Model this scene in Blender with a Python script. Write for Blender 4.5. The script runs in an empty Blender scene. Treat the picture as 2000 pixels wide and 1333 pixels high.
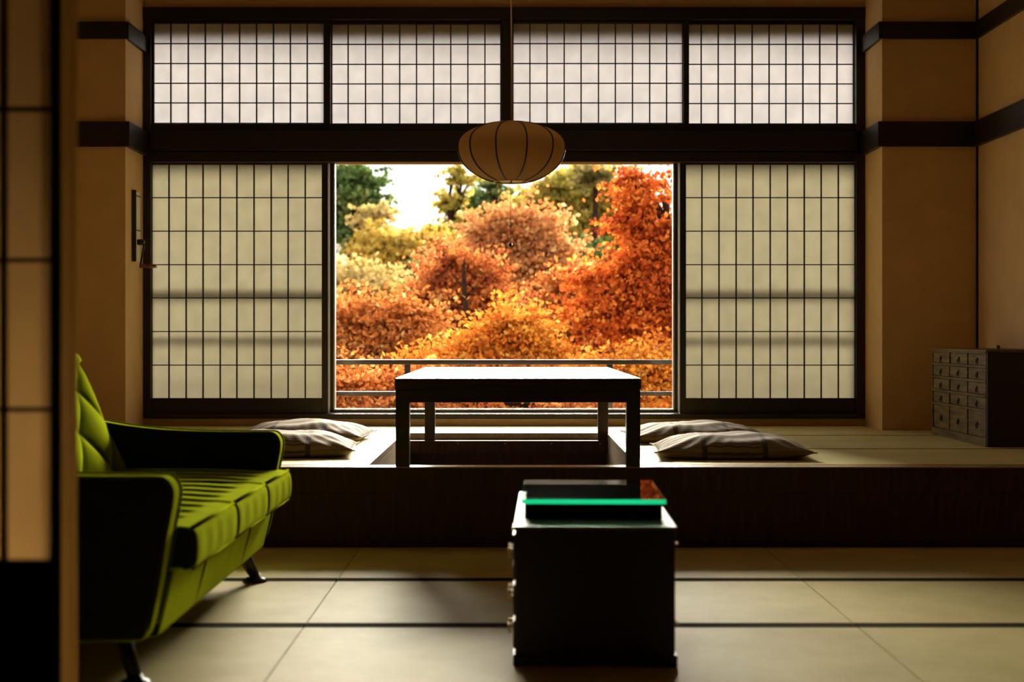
import bpy, math, random
import numpy as np
from mathutils import Vector, Matrix

# ------------------------------------------------------------------ camera, world, sun, exposure
S = bpy.context.scene
COL = S.collection
F = 2885.0                       # focal length in pixels of the 2000-wide frame
cam_d = bpy.data.cameras.new('camera')
cam = bpy.data.objects.new('camera', cam_d)
COL.objects.link(cam)
cam.location = (0, 0, 1.0)
cam.rotation_euler = (math.pi / 2, 0, 0)
cam_d.sensor_width = 36.0
cam_d.lens = F * 36.0 / 2000.0
cam_d.shift_y = -11.5 / 2000.0
cam_d.clip_end = 500
cam_d.dof.use_dof = True
cam_d.dof.focus_distance = 8.9
cam_d.dof.aperture_fstop = 2.4
S.camera = cam

W = bpy.data.worlds.new('world')
S.world = W
W.use_nodes = True
bg = W.node_tree.nodes['Background']
bg.inputs[0].default_value = (1.0, 0.97, 0.93, 1)
bg.inputs[1].default_value = 2.3

sun_d = bpy.data.lights.new('hazy_sun', 'SUN')
sun_d.energy = 42.0
sun_d.angle = math.radians(40)
sun_d.color = (1.0, 0.92, 0.74)
sun = bpy.data.objects.new('hazy_sun', sun_d)
COL.objects.link(sun)
sun.location = (0, 30, 20)
fill_d = bpy.data.lights.new('warm_fill_light', 'AREA')      # added warm fill below the ceiling, out of view, to brighten the walls
fill_d.shape = 'RECTANGLE'; fill_d.size = 2.6; fill_d.size_y = 0.8
fill_d.energy = 5; fill_d.color = (1.0, 0.62, 0.28)
fill_ = bpy.data.objects.new('warm_fill_light', fill_d)
COL.objects.link(fill_); fill_.location = (0, 7.7, 3.68)
SUN_EL = math.radians(14.5)
sun.rotation_euler = Vector((-0.085, -math.cos(SUN_EL), -math.sin(SUN_EL))).to_track_quat('-Z', 'Y').to_euler()

S.view_settings.view_transform = 'Standard'
S.view_settings.look = 'None'
S.view_settings.gamma = 1
S.view_settings.exposure = 0.0
S.view_settings.use_curve_mapping = False

R = random.Random(7)
NR = np.random.default_rng(11)

# ------------------------------------------------------------------ materials
def new_mat(name):
    m = bpy.data.materials.new(name)
    m.use_nodes = True
    return m, m.node_tree.nodes, m.node_tree.links, m.node_tree.nodes['Principled BSDF']

def flat(name, col, rough=0.6, spec=0.5, metal=0.0, sheen=0.0, noise=0.0, nscale=20, bump=0.0, coat=0.0):
    m, n, l, b = new_mat(name)
    b.inputs['Base Color'].default_value = (*col, 1)
    b.inputs['Roughness'].default_value = rough
    b.inputs['Specular IOR Level'].default_value = spec
    b.inputs['Metallic'].default_value = metal
    b.inputs['Sheen Weight'].default_value = sheen
    b.inputs['Coat Weight'].default_value = coat
    if noise or bump:
        tc = n.new('ShaderNodeTexCoord'); nt = n.new('ShaderNodeTexNoise')
        nt.inputs['Scale'].default_value = nscale; nt.inputs['Detail'].default_value = 5
        l.new(tc.outputs['Object'], nt.inputs['Vector'])
        if noise:
            r = n.new('ShaderNodeValToRGB')
            r.color_ramp.elements[0].position = 0.3; r.color_ramp.elements[1].position = 0.7
            r.color_ramp.elements[0].color = (*[c * (1 - noise) for c in col], 1)
            r.color_ramp.elements[1].color = (*[min(1, c * (1 + noise)) for c in col], 1)
            l.new(nt.outputs['Fac'], r.inputs[0]); l.new(r.outputs[0], b.inputs['Base Color'])
        if bump:
            bp = n.new('ShaderNodeBump'); bp.inputs['Strength'].default_value = bump
            bp.inputs['Distance'].default_value = 0.003
            l.new(nt.outputs['Fac'], bp.inputs['Height']); l.new(bp.outputs[0], b.inputs['Normal'])
    return m

def wood(name, c0, c1, rough=0.4, scale=(1, 1, 1), ws=18.0, bump=0.15, spec=0.5):
    """procedural grain; scale stretches the object space so the grain runs along the small axis"""
    m, n, l, b = new_mat(name)
    tc = n.new('ShaderNodeTexCoord'); mp = n.new('ShaderNodeMapping')
    mp.inputs['Scale'].default_value = scale
    nt = n.new('ShaderNodeTexNoise'); nt.inputs['Scale'].default_value = ws
    nt.inputs['Detail'].default_value = 6; nt.inputs['Roughness'].default_value = 0.6
    r = n.new('ShaderNodeValToRGB')
    r.color_ramp.elements[0].position = 0.32; r.color_ramp.elements[1].position = 0.68
    r.color_ramp.elements[0].color = (*c0, 1); r.color_ramp.elements[1].color = (*c1, 1)
    l.new(tc.outputs['Object'], mp.inputs['Vector']); l.new(mp.outputs[0], nt.inputs['Vector'])
    l.new(nt.outputs['Fac'], r.inputs[0]); l.new(r.outputs[0], b.inputs['Base Color'])
    b.inputs['Roughness'].default_value = rough
    b.inputs['Specular IOR Level'].default_value = spec
    bp = n.new('ShaderNodeBump'); bp.inputs['Strength'].default_value = bump; bp.inputs['Distance'].default_value = 0.001
    l.new(nt.outputs['Fac'], bp.inputs['Height']); l.new(bp.outputs[0], b.inputs['Normal'])
    return m

def paper_mat(name, trans, diff, tw=0.85):
    m = bpy.data.materials.new(name); m.use_nodes = True
    n, l = m.node_tree.nodes, m.node_tree.links
    n.clear()
    o = n.new('ShaderNodeOutputMaterial'); mx = n.new('ShaderNodeMixShader')
    t = n.new('ShaderNodeBsdfTranslucent'); d = n.new('ShaderNodeBsdfDiffuse')
    tc = n.new('ShaderNodeTexCoord'); nt = n.new('ShaderNodeTexNoise')
    nt.inputs['Scale'].default_value = 9; nt.inputs['Detail'].default_value = 6
    r = n.new('ShaderNodeValToRGB')
    r.color_ramp.elements[0].position = 0.3; r.color_ramp.elements[1].position = 0.7
    r.color_ramp.elements[0].color = (*[c * 0.94 for c in trans], 1)
    r.color_ramp.elements[1].color = (*[min(1, c * 1.05) for c in trans], 1)
    l.new(tc.outputs['Object'], nt.inputs['Vector']); l.new(nt.outputs['Fac'], r.inputs[0])
    l.new(r.outputs[0], t.inputs['Color'])
    d.inputs['Color'].default_value = (*diff, 1)
    mx.inputs[0].default_value = tw
    l.new(d.outputs[0], mx.inputs[1]); l.new(t.outputs[0], mx.inputs[2]); l.new(mx.outputs[0], o.inputs[0])
    return m

def glass_mat(name, tint=(1, 1, 1), rough=0.0):
    m = bpy.data.materials.new(name); m.use_nodes = True
    n, l = m.node_tree.nodes, m.node_tree.links
    n.clear()
    o = n.new('ShaderNodeOutputMaterial'); mx = n.new('ShaderNodeMixShader')
    t = n.new('ShaderNodeBsdfTransparent'); g = n.new('ShaderNodeBsdfGlossy'); f = n.new('ShaderNodeFresnel')
    f.inputs['IOR'].default_value = 1.45
    t.inputs['Color'].default_value = (*tint, 1)
    g.inputs['Roughness'].default_value = rough
    ge_ = n.new('ShaderNodeNewGeometry'); sb = n.new('ShaderNodeMath'); sb.operation = 'SUBTRACT'; sb.use_clamp = True
    l.new(f.outputs[0], sb.inputs[0]); l.new(ge_.outputs['Backfacing'], sb.inputs[1])
    l.new(sb.outputs[0], mx.inputs[0]); l.new(t.outputs[0], mx.inputs[1]); l.new(g.outputs[0], mx.inputs[2])
    l.new(mx.outputs[0], o.inputs[0])
    return m

def leaf_mat(name, cols, tw=0.45):
    """cols: list of colours, one is picked per leaf"""
    m = bpy.data.materials.new(name); m.use_nodes = True
    n, l = m.node_tree.nodes, m.node_tree.links
    n.clear()
    o = n.new('ShaderNodeOutputMaterial'); mx = n.new('ShaderNodeMixShader')
    t = n.new('ShaderNodeBsdfTranslucent'); d = n.new('ShaderNodeBsdfDiffuse')
    at = n.new('ShaderNodeAttribute'); at.attribute_name = 'leaf_tone'
    r = n.new('ShaderNodeValToRGB')
    e = r.color_ramp.elements
    while len(e) < len(cols):
        e.new(0.5)
    for i, c in enumerate(cols):
        e[i].position = i / (len(cols) - 1); e[i].color = (*c, 1)
    l.new(at.outputs['Fac'], r.inputs[0])
    l.new(r.outputs[0], t.inputs['Color']); l.new(r.outputs[0], d.inputs['Color'])
    mx.inputs[0].default_value = tw
    l.new(d.outputs[0], mx.inputs[1]); l.new(t.outputs[0], mx.inputs[2]); l.new(mx.outputs[0], o.inputs[0])
    return m

def tatami_mat_material(name):
    m, n, l, b = new_mat(name)
    tc = n.new('ShaderNodeTexCoord'); mp = n.new('ShaderNodeMapping')
    mp.inputs['Scale'].default_value = (2.0, 160.0, 1)
    nt = n.new('ShaderNodeTexNoise'); nt.inputs['Scale'].default_value = 3; nt.inputs['Detail'].default_value = 3
    n2 = n.new('ShaderNodeTexNoise'); n2.inputs['Scale'].default_value = 2.2; n2.inputs['Detail'].default_value = 6
    n2.inputs['Roughness'].default_value = 0.7
    mix = n.new('ShaderNodeMath'); mix.operation = 'MULTIPLY_ADD'; mix.inputs[1].default_value = 0.35
    r = n.new('ShaderNodeValToRGB')
    r.color_ramp.elements[0].position = 0.35; r.color_ramp.elements[1].position = 0.95
    r.color_ramp.elements[0].color = (0.54, 0.44, 0.16, 1); r.color_ramp.elements[1].color = (0.80, 0.68, 0.30, 1)
    l.new(tc.outputs['Object'], mp.inputs['Vector']); l.new(mp.outputs[0], nt.inputs['Vector'])
    l.new(tc.outputs['Object'], n2.inputs['Vector'])
    l.new(nt.outputs['Fac'], mix.inputs[0]); l.new(n2.outputs['Fac'], mix.inputs[2])
    l.new(mix.outputs[0], r.inputs[0]); l.new(r.outputs[0], b.inputs['Base Color'])
    b.inputs['Roughness'].default_value = 0.62
    b.inputs['Specular IOR Level'].default_value = 0.16
    bp = n.new('ShaderNodeBump'); bp.inputs['Strength'].default_value = 0.25; bp.inputs['Distance'].default_value = 0.001
    l.new(nt.outputs['Fac'], bp.inputs['Height']); l.new(bp.outputs[0], b.inputs['Normal'])
    return m

def cushion_fabric(name):
    """grey-brown cotton, hairline stripes along local X, two broad dark bands across"""
    m, n, l, b = new_mat(name)
    tc = n.new('ShaderNodeTexCoord'); sp = n.new('ShaderNodeSeparateXYZ')
    l.new(tc.outputs['Object'], sp.inputs[0])
    def math_(op, a, bval=None, clamp=False):
        q = n.new('ShaderNodeMath'); q.operation = op; q.use_clamp = clamp
        if hasattr(a, 'links'): l.new(a, q.inputs[0])
        else: q.inputs[0].default_value = a
        if bval is not None:
            if hasattr(bval, 'links'): l.new(bval, q.inputs[1])
            else: q.inputs[1].default_value = bval
        return q.outputs[0]
    fine = math_('SINE', math_('MULTIPLY', sp.outputs['Y'], 2 * math.pi / 0.024))
    fine = math_('GREATER_THAN', fine, 0.62)
    ax = math_('ABSOLUTE', sp.outputs['X'])
    inner = math_('LESS_THAN', ax, 0.135)
    fine = math_('MULTIPLY', fine, math_('ADD', math_('MULTIPLY', inner, 0.6), 0.3))
    band = math_('LESS_THAN', math_('ABSOLUTE', math_('SUBTRACT', ax, 0.15)), 0.013)
    k = math_('MAXIMUM', fine, math_('MULTIPLY', band, 0.9))
    mx = n.new('ShaderNodeMix'); mx.data_type = 'RGBA'
    mx.inputs['A'].default_value = (0.27, 0.195, 0.105, 1); mx.inputs['B'].default_value = (0.07, 0.042, 0.022, 1)
    l.new(k, mx.inputs['Factor']); l.new(mx.outputs['Result'], b.inputs['Base Color'])
    b.inputs['Roughness'].default_value = 0.8
    b.inputs['Specular IOR Level'].default_value = 0.25
    nt = n.new('ShaderNodeTexNoise'); nt.inputs['Scale'].default_value = 30; nt.inputs['Detail'].default_value = 4
    bp = n.new('ShaderNodeBump'); bp.inputs['Strength'].default_value = 0.4; bp.inputs['Distance'].default_value = 0.004
    l.new(tc.outputs['Object'], nt.inputs['Vector']); l.new(nt.outputs['Fac'], bp.inputs['Height'])
    l.new(bp.outputs[0], b.inputs['Normal'])
    return m

M = {}
M['plaster'] = flat('tan_plaster', (0.76, 0.50, 0.235), 0.9, 0.2, noise=0.05, nscale=6, bump=0.1)
M['dark_wood'] = wood('dark_stained_wood', (0.009, 0.005, 0.003), (0.022, 0.012, 0.006), 0.45, (1, 8, 8))
M['frame_wood'] = wood('dark_frame_wood', (0.010, 0.006, 0.004), (0.021, 0.012, 0.007), 0.45, (6, 6, 1))
M['post_wood'] = wood('honey_post_wood', (0.56, 0.26, 0.05), (0.76, 0.40, 0.10), 0.75, (20, 20, 1), 6, spec=0.0)
M['base_wood'] = wood('light_base_wood', (0.50, 0.30, 0.13), (0.64, 0.42, 0.2), 0.45, (1, 14, 14), 6)
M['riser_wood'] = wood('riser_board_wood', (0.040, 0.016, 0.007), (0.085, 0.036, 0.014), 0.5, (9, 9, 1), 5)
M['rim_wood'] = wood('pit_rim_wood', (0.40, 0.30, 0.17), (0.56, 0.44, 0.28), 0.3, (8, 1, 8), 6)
M['table_wood'] = wood('dark_table_wood', (0.022, 0.011, 0.006), (0.050, 0.025, 0.012), 0.30, (1, 12, 12), 6)
M['cabinet_wood'] = wood('black_lacquered_wood', (0.018, 0.009, 0.005), (0.036, 0.018, 0.010), 0.32, (10, 1, 10), 4)
M['box_felt'] = flat('matt_black_box', (0.014, 0.009, 0.006), 0.95, 0.0)
M['cabinet_top'] = wood('glare_lacquer_top', (0.04, 0.026, 0.015), (0.08, 0.052, 0.03), 0.5, (10, 1, 10), 4, spec=1.0)  # lacquer colour lightened to carry the white window glare
M['tansu_wood'] = wood('worn_brown_chest_wood', (0.085, 0.052, 0.018), (0.26, 0.18, 0.065), 0.5, (6, 1, 8), 5, spec=0.15)
M['tansu_dark'] = wood('dark_chest_wood', (0.016, 0.010, 0.006), (0.034, 0.02, 0.011), 0.5, (1, 6, 6), 5)
M['iron'] = flat('blackened_iron', (0.02, 0.017, 0.014), 0.4, 0.5, 0.6)
M['brass'] = flat('old_brass', (0.75, 0.55, 0.30), 0.3, 0.5, 1.0)
M['alu'] = flat('pale_aluminium', (0.74, 0.72, 0.68), 0.35, 0.5, 0.4)
M['bronze'] = flat('dark_bronze_metal', (0.030, 0.022, 0.016), 0.4, 0.5, 0.2)
M['rail_paint'] = flat('dark_painted_steel', (0.025, 0.02, 0.014), 0.22, 0.5)
M['tatami'] = tatami_mat_material('woven_rush')
M['border'] = flat('dark_mat_border_cloth', (0.040, 0.024, 0.010), 0.95, 0.02, noise=0.2, nscale=90)
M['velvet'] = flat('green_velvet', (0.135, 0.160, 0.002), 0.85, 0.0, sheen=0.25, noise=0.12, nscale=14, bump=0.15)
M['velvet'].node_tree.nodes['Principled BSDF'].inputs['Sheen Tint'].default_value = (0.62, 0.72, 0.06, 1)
_n, _l = M['velvet'].node_tree.nodes, M['velvet'].node_tree.links      # pile sheen and side shade put in colour: dark straight on, bright along nap
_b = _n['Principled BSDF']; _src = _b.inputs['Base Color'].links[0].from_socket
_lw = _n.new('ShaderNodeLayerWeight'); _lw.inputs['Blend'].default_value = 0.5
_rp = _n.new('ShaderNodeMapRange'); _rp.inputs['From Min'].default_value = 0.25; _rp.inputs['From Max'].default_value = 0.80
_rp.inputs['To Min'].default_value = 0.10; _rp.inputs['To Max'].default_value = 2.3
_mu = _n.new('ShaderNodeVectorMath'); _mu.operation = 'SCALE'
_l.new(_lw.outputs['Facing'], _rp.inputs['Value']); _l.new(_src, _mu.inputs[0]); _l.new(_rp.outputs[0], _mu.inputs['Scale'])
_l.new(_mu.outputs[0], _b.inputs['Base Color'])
M['cushion'] = cushion_fabric('striped_cotton')
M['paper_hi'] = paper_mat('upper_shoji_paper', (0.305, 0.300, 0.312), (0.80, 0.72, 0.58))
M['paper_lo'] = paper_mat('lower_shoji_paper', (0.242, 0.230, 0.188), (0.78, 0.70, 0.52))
M['paper_door'] = paper_mat('door_shoji_paper', (0.60, 0.44, 0.24), (0.62, 0.42, 0.2))
M['lantern_paper'] = paper_mat('lantern_paper', (0.62, 0.40, 0.17), (0.60, 0.40, 0.18), 0.5)
M['glass'] = glass_mat('window_glass')
M['white_plastic'] = flat('cream_plastic', (0.72, 0.66, 0.52), 0.4)
M['cord'] = flat('tan_cord', (0.60, 0.38, 0.18), 0.6)
M['black'] = flat('black_plastic', (0.012, 0.010, 0.010), 0.4)
M['copper'] = flat('brown_handle_grip', (0.22, 0.09, 0.04), 0.3, 0.5, 0.5)
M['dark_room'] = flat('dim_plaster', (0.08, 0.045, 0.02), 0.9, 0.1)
M['bark'] = flat('dark_bark', (0.028, 0.016, 0.010), 0.95, 0.0, noise=0.3, nscale=8)
M['hill'] = flat('autumn_undergrowth', (0.30, 0.19, 0.05), 0.95, 0.05, noise=0.55, nscale=0.5)
M['house_wall'] = flat('white_house_wall', (0.8, 0.8, 0.78), 0.8)
M['house_roof'] = flat('blue_grey_roof', (0.12, 0.20, 0.26), 0.6)

# ------------------------------------------------------------------ mesh helpers
class MB:
    def __init__(s):
        s.v = []; s.f = []
    def box(s, x0, x1, y0, y1, z0, z1):
        k = len(s.v)
        s.v += [(x0, y0, z0), (x1, y0, z0), (x1, y1, z0), (x0, y1, z0), (x0, y0, z1), (x1, y0, z1), (x1, y1, z1), (x0, y1, z1)]
        s.f += [tuple(k + i for i in q) for q in ((0, 3, 2, 1), (4, 5, 6, 7), (0, 1, 5, 4), (1, 2, 6, 5), (2, 3, 7, 6), (3, 0, 4, 7))]
        return s
    def tube(s, pts, rad, n=8, cap=True):
        pts = [Vector(p) for p in pts]
        if not hasattr(rad, '__len__'): rad = [rad] * len(pts)
        k = len(s.v); prev = None
        for i, p in enumerate(pts):
            a = pts[max(0, i - 1)]; b = pts[min(len(pts) - 1, i + 1)]
            t = (b - a).normalized()
            if prev is None:
                ref = Vector((0, 0, 1)) if abs(t.z) < 0.9 else Vector((1, 0, 0))
                u = t.cross(ref).normalized()
            else:
                u = (prev - t * prev.dot(t)).normalized()
            prev = u
            w = t.cross(u)
            for j in range(n):
                an = 2 * math.pi * j / n
                q = p + (u * math.cos(an) + w * math.sin(an)) * rad[i]
                s.v.append(tuple(q))
        for i in range(len(pts) - 1):
            for j in range(n):
                a = k + i * n + j; b = k + i * n + (j + 1) % n
                s.f.append((a, b, b + n, a + n))
        if cap:
            s.f.append(tuple(k + j for j in reversed(range(n))))
            s.f.append(tuple(k + (len(pts) - 1) * n + j for j in range(n)))
        return s
    def lathe(s, prof, c=(0, 0, 0), n=24, axis='Z'):
        k = len(s.v)
        for (r, h) in prof:
            for j in range(n):
                an = 2 * math.pi * j / n
                x, y, z = r * math.cos(an), r * math.sin(an), h
                if axis == 'X': x, y, z = h, x, y
                if axis == 'Y': x, y, z = x, h, y
                s.v.append((c[0] + x, c[1] + y, c[2] + z))
        for i in range(len(prof) - 1):
            for j in range(n):
                a = k + i * n + j; b = k + i * n + (j + 1) % n
                s.f.append((a, b, b + n, a + n))
        if prof[0][0] > 1e-6: s.f.append(tuple(k + j for j in reversed(range(n))))
        if prof[-1][0] > 1e-6: s.f.append(tuple(k + (len(prof) - 1) * n + j for j in range(n)))
        return s
    def prism(s, poly, a, b, axis='Y'):
        """poly of 2D points extruded from a to b along the axis"""
        k = len(s.v); n = len(poly)
        for d in (a, b):
            for (p, q) in poly:
                s.v.append((p, d, q) if axis == 'Y' else ((d, p, q) if axis == 'X' else (p, q, d)))
        s.f.append(tuple(k + i for i in range(n))); s.f.append(tuple(k + n + i for i in reversed(range(n))))
        for i in range(n):
            j = (i + 1) % n
            s.f.append((k + i, k + n + i, k + n + j, k + j))
        return s
    def grid(s, fn, nu, nv, close_u=False):
        k = len(s.v)
        for i in range(nu + 1):
            for j in range(nv + 1):
                s.v.append(tuple(fn(i / nu, j / nv)))
        for i in range(nu):
            for j in range(nv):
                a = k + i * (nv + 1) + j
                s.f.append((a, a + nv + 1, a + nv + 2, a + 1))
        return s
    def build(s, name, mat, parent=None, bevel=0.0, smooth=False, off=None, seg=2, subd=0, weld=False):
        me = bpy.data.meshes.new(name)
        o_ = off if off is not None else (parent.location if parent is not None and parent.parent is None and not s.local else (0, 0, 0))
        if parent is not None and parent.parent is not None and off is None and not s.local:
            o_ = parent.parent.location
        me.from_pydata([(v[0] - o_[0], v[1] - o_[1], v[2] - o_[2]) for v in s.v], [], s.f)
        me.update()
        import bmesh
        bm = bmesh.new(); bm.from_mesh(me)
        if weld: bmesh.ops.remove_doubles(bm, verts=bm.verts, dist=1e-5)
        bmesh.ops.recalc_face_normals(bm, faces=bm.faces)
        bm.to_mesh(me); bm.free()
        if smooth:
            for p in me.polygons: p.use_smooth = True
        me.materials.append(mat)
        ob = bpy.data.objects.new(name, me)
        COL.objects.link(ob)
        if parent is not None: ob.parent = parent
        if bevel:
            md = ob.modifiers.new('bevel', 'BEVEL'); md.width = bevel; md.segments = seg; md.limit_method = 'ANGLE'
            md.angle_limit = math.radians(40)
        if subd:
            md = ob.modifiers.new('subdivision', 'SUBSURF'); md.levels = subd; md.render_levels = subd
        return ob
    local = False

def LB():
    m = MB(); m.local = True
    return m

def thing(name, label, cat, loc=(0, 0, 0), rz=0.0, group=None, kind=None):
    o = bpy.data.objects.new(name, None); COL.objects.link(o)
    o.empty_display_size = 0.1
    o.location = loc; o.rotation_euler = (0, 0, rz)
    tag(o, label, cat, group, kind)
    return o

def tag(o, label=None, cat=None, group=None, kind=None):
    if label: o['label'] = label
    if cat: o['category'] = cat
    if group: o['group'] = group
    if kind: o['kind'] = kind
    return o

def struct(o, label=None, cat=None):
    o['kind'] = 'structure'
    if label: o['label'] = label
    if cat: o['category'] = cat
    return o

def at(px, py, D):
    """a point of the place from its bearing and its distance from the camera"""
    return Vector(((px - 1000.0) * D / F, D, 1.0 - (py - 655.0) * D / F))

# ------------------------------------------------------------------ main dimensions (metres)
DW = 10.20           # plane of the shoji wall
s_ = DW / F
def wx(px): return (px - 1000.0) * s_
def wz(py): return 1.0 - (py - 655.0) * s_
PZ = 0.376           # top of the raised platform
DR = 7.0             # its riser
CEIL = 3.72
XL, XR = -3.17, 3.06
CLX, CRX = -2.538, 2.430      # recess cheeks
DC = 9.70            # front of the wall piers

# ------------------------------------------------------------------ room shell
struct(MB().box(XL, XR, -3, DR, -0.15, -0.05).build('floor', M['dark_wood']), 'sub-floor under the lower tatami mats', 'floor')
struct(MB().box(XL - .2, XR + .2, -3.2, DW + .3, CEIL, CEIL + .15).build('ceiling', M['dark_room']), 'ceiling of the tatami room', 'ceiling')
struct(MB().box(XR, XR + .15, 2.95, DW + .3, -0.15, CEIL).build('wall_right', M['plaster']), 'tan plaster wall on the right behind the drawer chest', 'wall')
struct(MB().box(XL - .15, XL, 2.95, DW + .3, -0.15, CEIL).build('wall_left', M['plaster']), 'tan plaster wall on the left', 'wall')
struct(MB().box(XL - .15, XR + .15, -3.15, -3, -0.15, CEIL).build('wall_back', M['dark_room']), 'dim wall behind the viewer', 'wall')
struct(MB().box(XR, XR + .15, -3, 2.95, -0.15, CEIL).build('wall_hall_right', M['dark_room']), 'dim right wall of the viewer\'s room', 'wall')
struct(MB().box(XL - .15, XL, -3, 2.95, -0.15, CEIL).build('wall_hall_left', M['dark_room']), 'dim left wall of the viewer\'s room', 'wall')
# window wall: strip above the frame, piers at both sides, low upstand below the frame
wf = MB()
wf.box(CLX, CRX, DW - .02, DW + .13, wz(17), CEIL)
wf.box(CLX, CRX, DW - .01, DW + .13, -0.1, wz(817))
struct(wf.build('wall_front', M['plaster']), 'tan plaster strip above and low upstand below the window frame', 'wall')
struct(MB().box(XL, CLX, DC, DW + .3, -0.1, CEIL).build('wall_pier', M['plaster'], bevel=.003), 'tan plaster pier at the left of the windows', 'wall')
struct(MB().box(CRX, XR, DC, DW + .3, -0.1, CEIL).build('wall_pier', M['plaster'], bevel=.003), 'tan plaster pier at the right of the windows', 'wall')
struct(MB().box(CLX, CRX, DW - .03, DW - .008, PZ, wz(818)).build('baseboard_front', M['base_wood'], bevel=.002), 'honey-coloured wooden baseboard below the windows', 'baseboard')
# opening to the viewer's room: partition above the lintel and at the left
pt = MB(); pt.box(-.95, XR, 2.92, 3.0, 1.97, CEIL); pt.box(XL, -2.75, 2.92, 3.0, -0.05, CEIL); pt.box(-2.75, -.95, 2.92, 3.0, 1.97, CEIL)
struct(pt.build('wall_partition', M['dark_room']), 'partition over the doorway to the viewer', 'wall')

# horizontal trims round the piers and on the right wall
def trim(n, z0, z1, p, side, label):
    m = MB()
    if side == 'L':
        m.box(XL, CLX + p, DC - p, DC, z0, z1); m.box(CLX, CLX + p, DC, DW - .02, z0, z1)
    if side == 'R':
        m.box(CRX - p, XR, DC - p, DC, z0, z1); m.box(CRX - p, CRX, DC, DW - .02, z0, z1)
    if side == 'W':
        m.box(XR - p, XR, 3.0, DC - p, z0, z1)
    struct(m.build('trim_%d' % n, M['dark_wood'], bevel=.003), label, 'trim')
trim(1, 2.944, 3.055, .028, 'L', 'narrow dark picture rail round the left pier')
trim(2, 2.237, 2.400, .035, 'L', 'broad dark rail round the left pier')
trim(3, 2.944, 3.055, .028, 'R', 'narrow dark picture rail round the right pier')
trim(4, 2.237, 2.400, .035, 'R', 'broad dark rail round the right pier')
trim(5, 2.944, 3.055, .028, 'W', 'narrow dark picture rail along the right wall')
trim(6, 2.237, 2.400, .035, 'W', 'broad dark rail along the right wall')
struct(MB().box(XR - .014, XR - .001, DC - .012, DC - .001, PZ, CEIL).build('trim_7', M['dark_wood']), 'thin dark corner strip between right pier and right wall', 'trim')

# dark timber frame of the window wall
fr = MB()
fr.box(CLX, CRX, DW - .05, DW + .10, wz(40), wz(17))                    # head
fr.box(CLX, wx(297), DW - .04, DW + .10, wz(817), wz(40))               # side posts
fr.box(wx(1670), CRX, DW - .04, DW + .10, wz(817), wz(40))
fr.box(wx(297), wx(1670), DW - .035, DW + .10, wz(808), wz(800 - 0) - .028)
struct(fr.build('trim_8', M['frame_wood'], bevel=.004), 'outer dark timber frame of the window wall', 'trim')
struct(MB().box(wx(297), wx(1670), DW - .06, DW + .10, wz(817), wz(808)).build('trim_9', M['frame_wood'], bevel=.003), 'dark timber sill under the screens', 'trim')
md = MB()
md.box(wx(297), wx(1670), DW - .035, DW + .10, wz(256), wz(243))
md.box(wx(297), wx(1670), DW - .070, DW + .10, wz(296), wz(257.5))
md.box(wx(297), wx(1670), DW - .040, DW + .10, wz(318), wz(297))
struct(md.build('trim_10', M['dark_wood'], bevel=.004), 'dark timber beam between upper and lower screens', 'trim')
pm = MB()
for a, b in ((633, 646), (979, 1002), (1334, 1345)):
    pm.box(wx(a), wx(b), DW - .03, DW + .08, wz(243), wz(40))
struct(pm.build('trim_11', M['frame_wood'], bevel=.003), 'dark upright posts between the upper screens', 'trim')

# ------------------------------------------------------------------ outside shell that shades the papers
st = MB()
st.box(XL - .15, XR + .15, DW + .17, DW + .24, wz(322 - 8), wz(240 + 0))         # lintel behind the mid beam
struct(st.build('trim_12', M['plaster']), 'outer lintel behind the middle beam', 'trim')
struct(MB().box(XL - .15, XR + .15, DW + .17, DW + .26, wz(60), CEIL).build('trim_13', M['base_wood']), 'outer wooden head board above the upper screens', 'trim')
struct(MB().box(XL - .3, XR + .3, DW + .262, DW + .62, wz(20), wz(20) + .1).build('roof_eave', M['base_wood']), 'shallow wooden eave outside', 'roof')
for x0, x1, nm in ((wx(297), wx(640), 'left'), (wx(1328), wx(1670), 'right')):
    t = thing('window_%d' % (2 if nm == 'left' else 3), 'outer sash with horizontal rails behind the %s lower screen' % nm, 'window', ((x0 + x1) / 2, DW + .14, wz(817)), kind='structure')
    m = MB()
    for yy, h in ((566, 8), (655, 5)):
        m.box(x0, x1, DW + .13, DW + .15, wz(yy + h), wz(yy - h))
    m.build('sash_rail', M['alu'], t)
    MB().box(x0, x1, DW + .155, DW + .161, wz(806), wz(310)).build('glass', M['glass'], t)

# picture window in the middle
t = thing('window_1', 'large clear picture window in the middle of the wall', 'window', (wx(984), DW + .08, wz(808)), kind='structure')
wa, wb, wt, wbm = 640, 1328, 307, 806
m = MB()
for (a, b, y0, y1) in ((640.0, 642.6, .03, .13), (649.2, 652.0, .07, .13)):
    m.box(wx(a), wx(b), DW + y0, DW + y1, wz(806), wz(316))
for (a, b, y0, y1) in ((1325.6, 1328.2, .03, .13), (1316.6, 1319.4, .07, .13)):
    m.box(wx(a), wx(b), DW + y0, DW + y1, wz(806), wz(316))
m.box(wx(640), wx(1328), DW + .03, DW + .13, wz(808), wz(806.3))
m.box(wx(650), wx(1318), DW + .05, DW + .13, wz(803), wz(800.2))
m.build('lit_frame_edge', M['alu'], t, bevel=.001)  # pale strips stand in for light caught along the frame edges
m = MB()
m.box(wx(642.6), wx(649.2), DW + .06, DW + .13, wz(806), wz(316)); m.box(wx(1319.4), wx(1325.6), DW + .06, DW + .13, wz(806), wz(316))
m.box(wx(640), wx(1328), DW + .06, DW + .13, wz(806.3), wz(803))
m.build('frame', M['bronze'], t)
MB().box(wx(640), wx(1328), DW - .02, DW + .13, wz(316), wz(308)).build('head_board', M['base_wood'], t, bevel=.002)
MB().box(wx(651), wx(1317.5), DW + .10, DW + .106, wz(803), wz(314)).build('glass', M['glass'], t)

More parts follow.
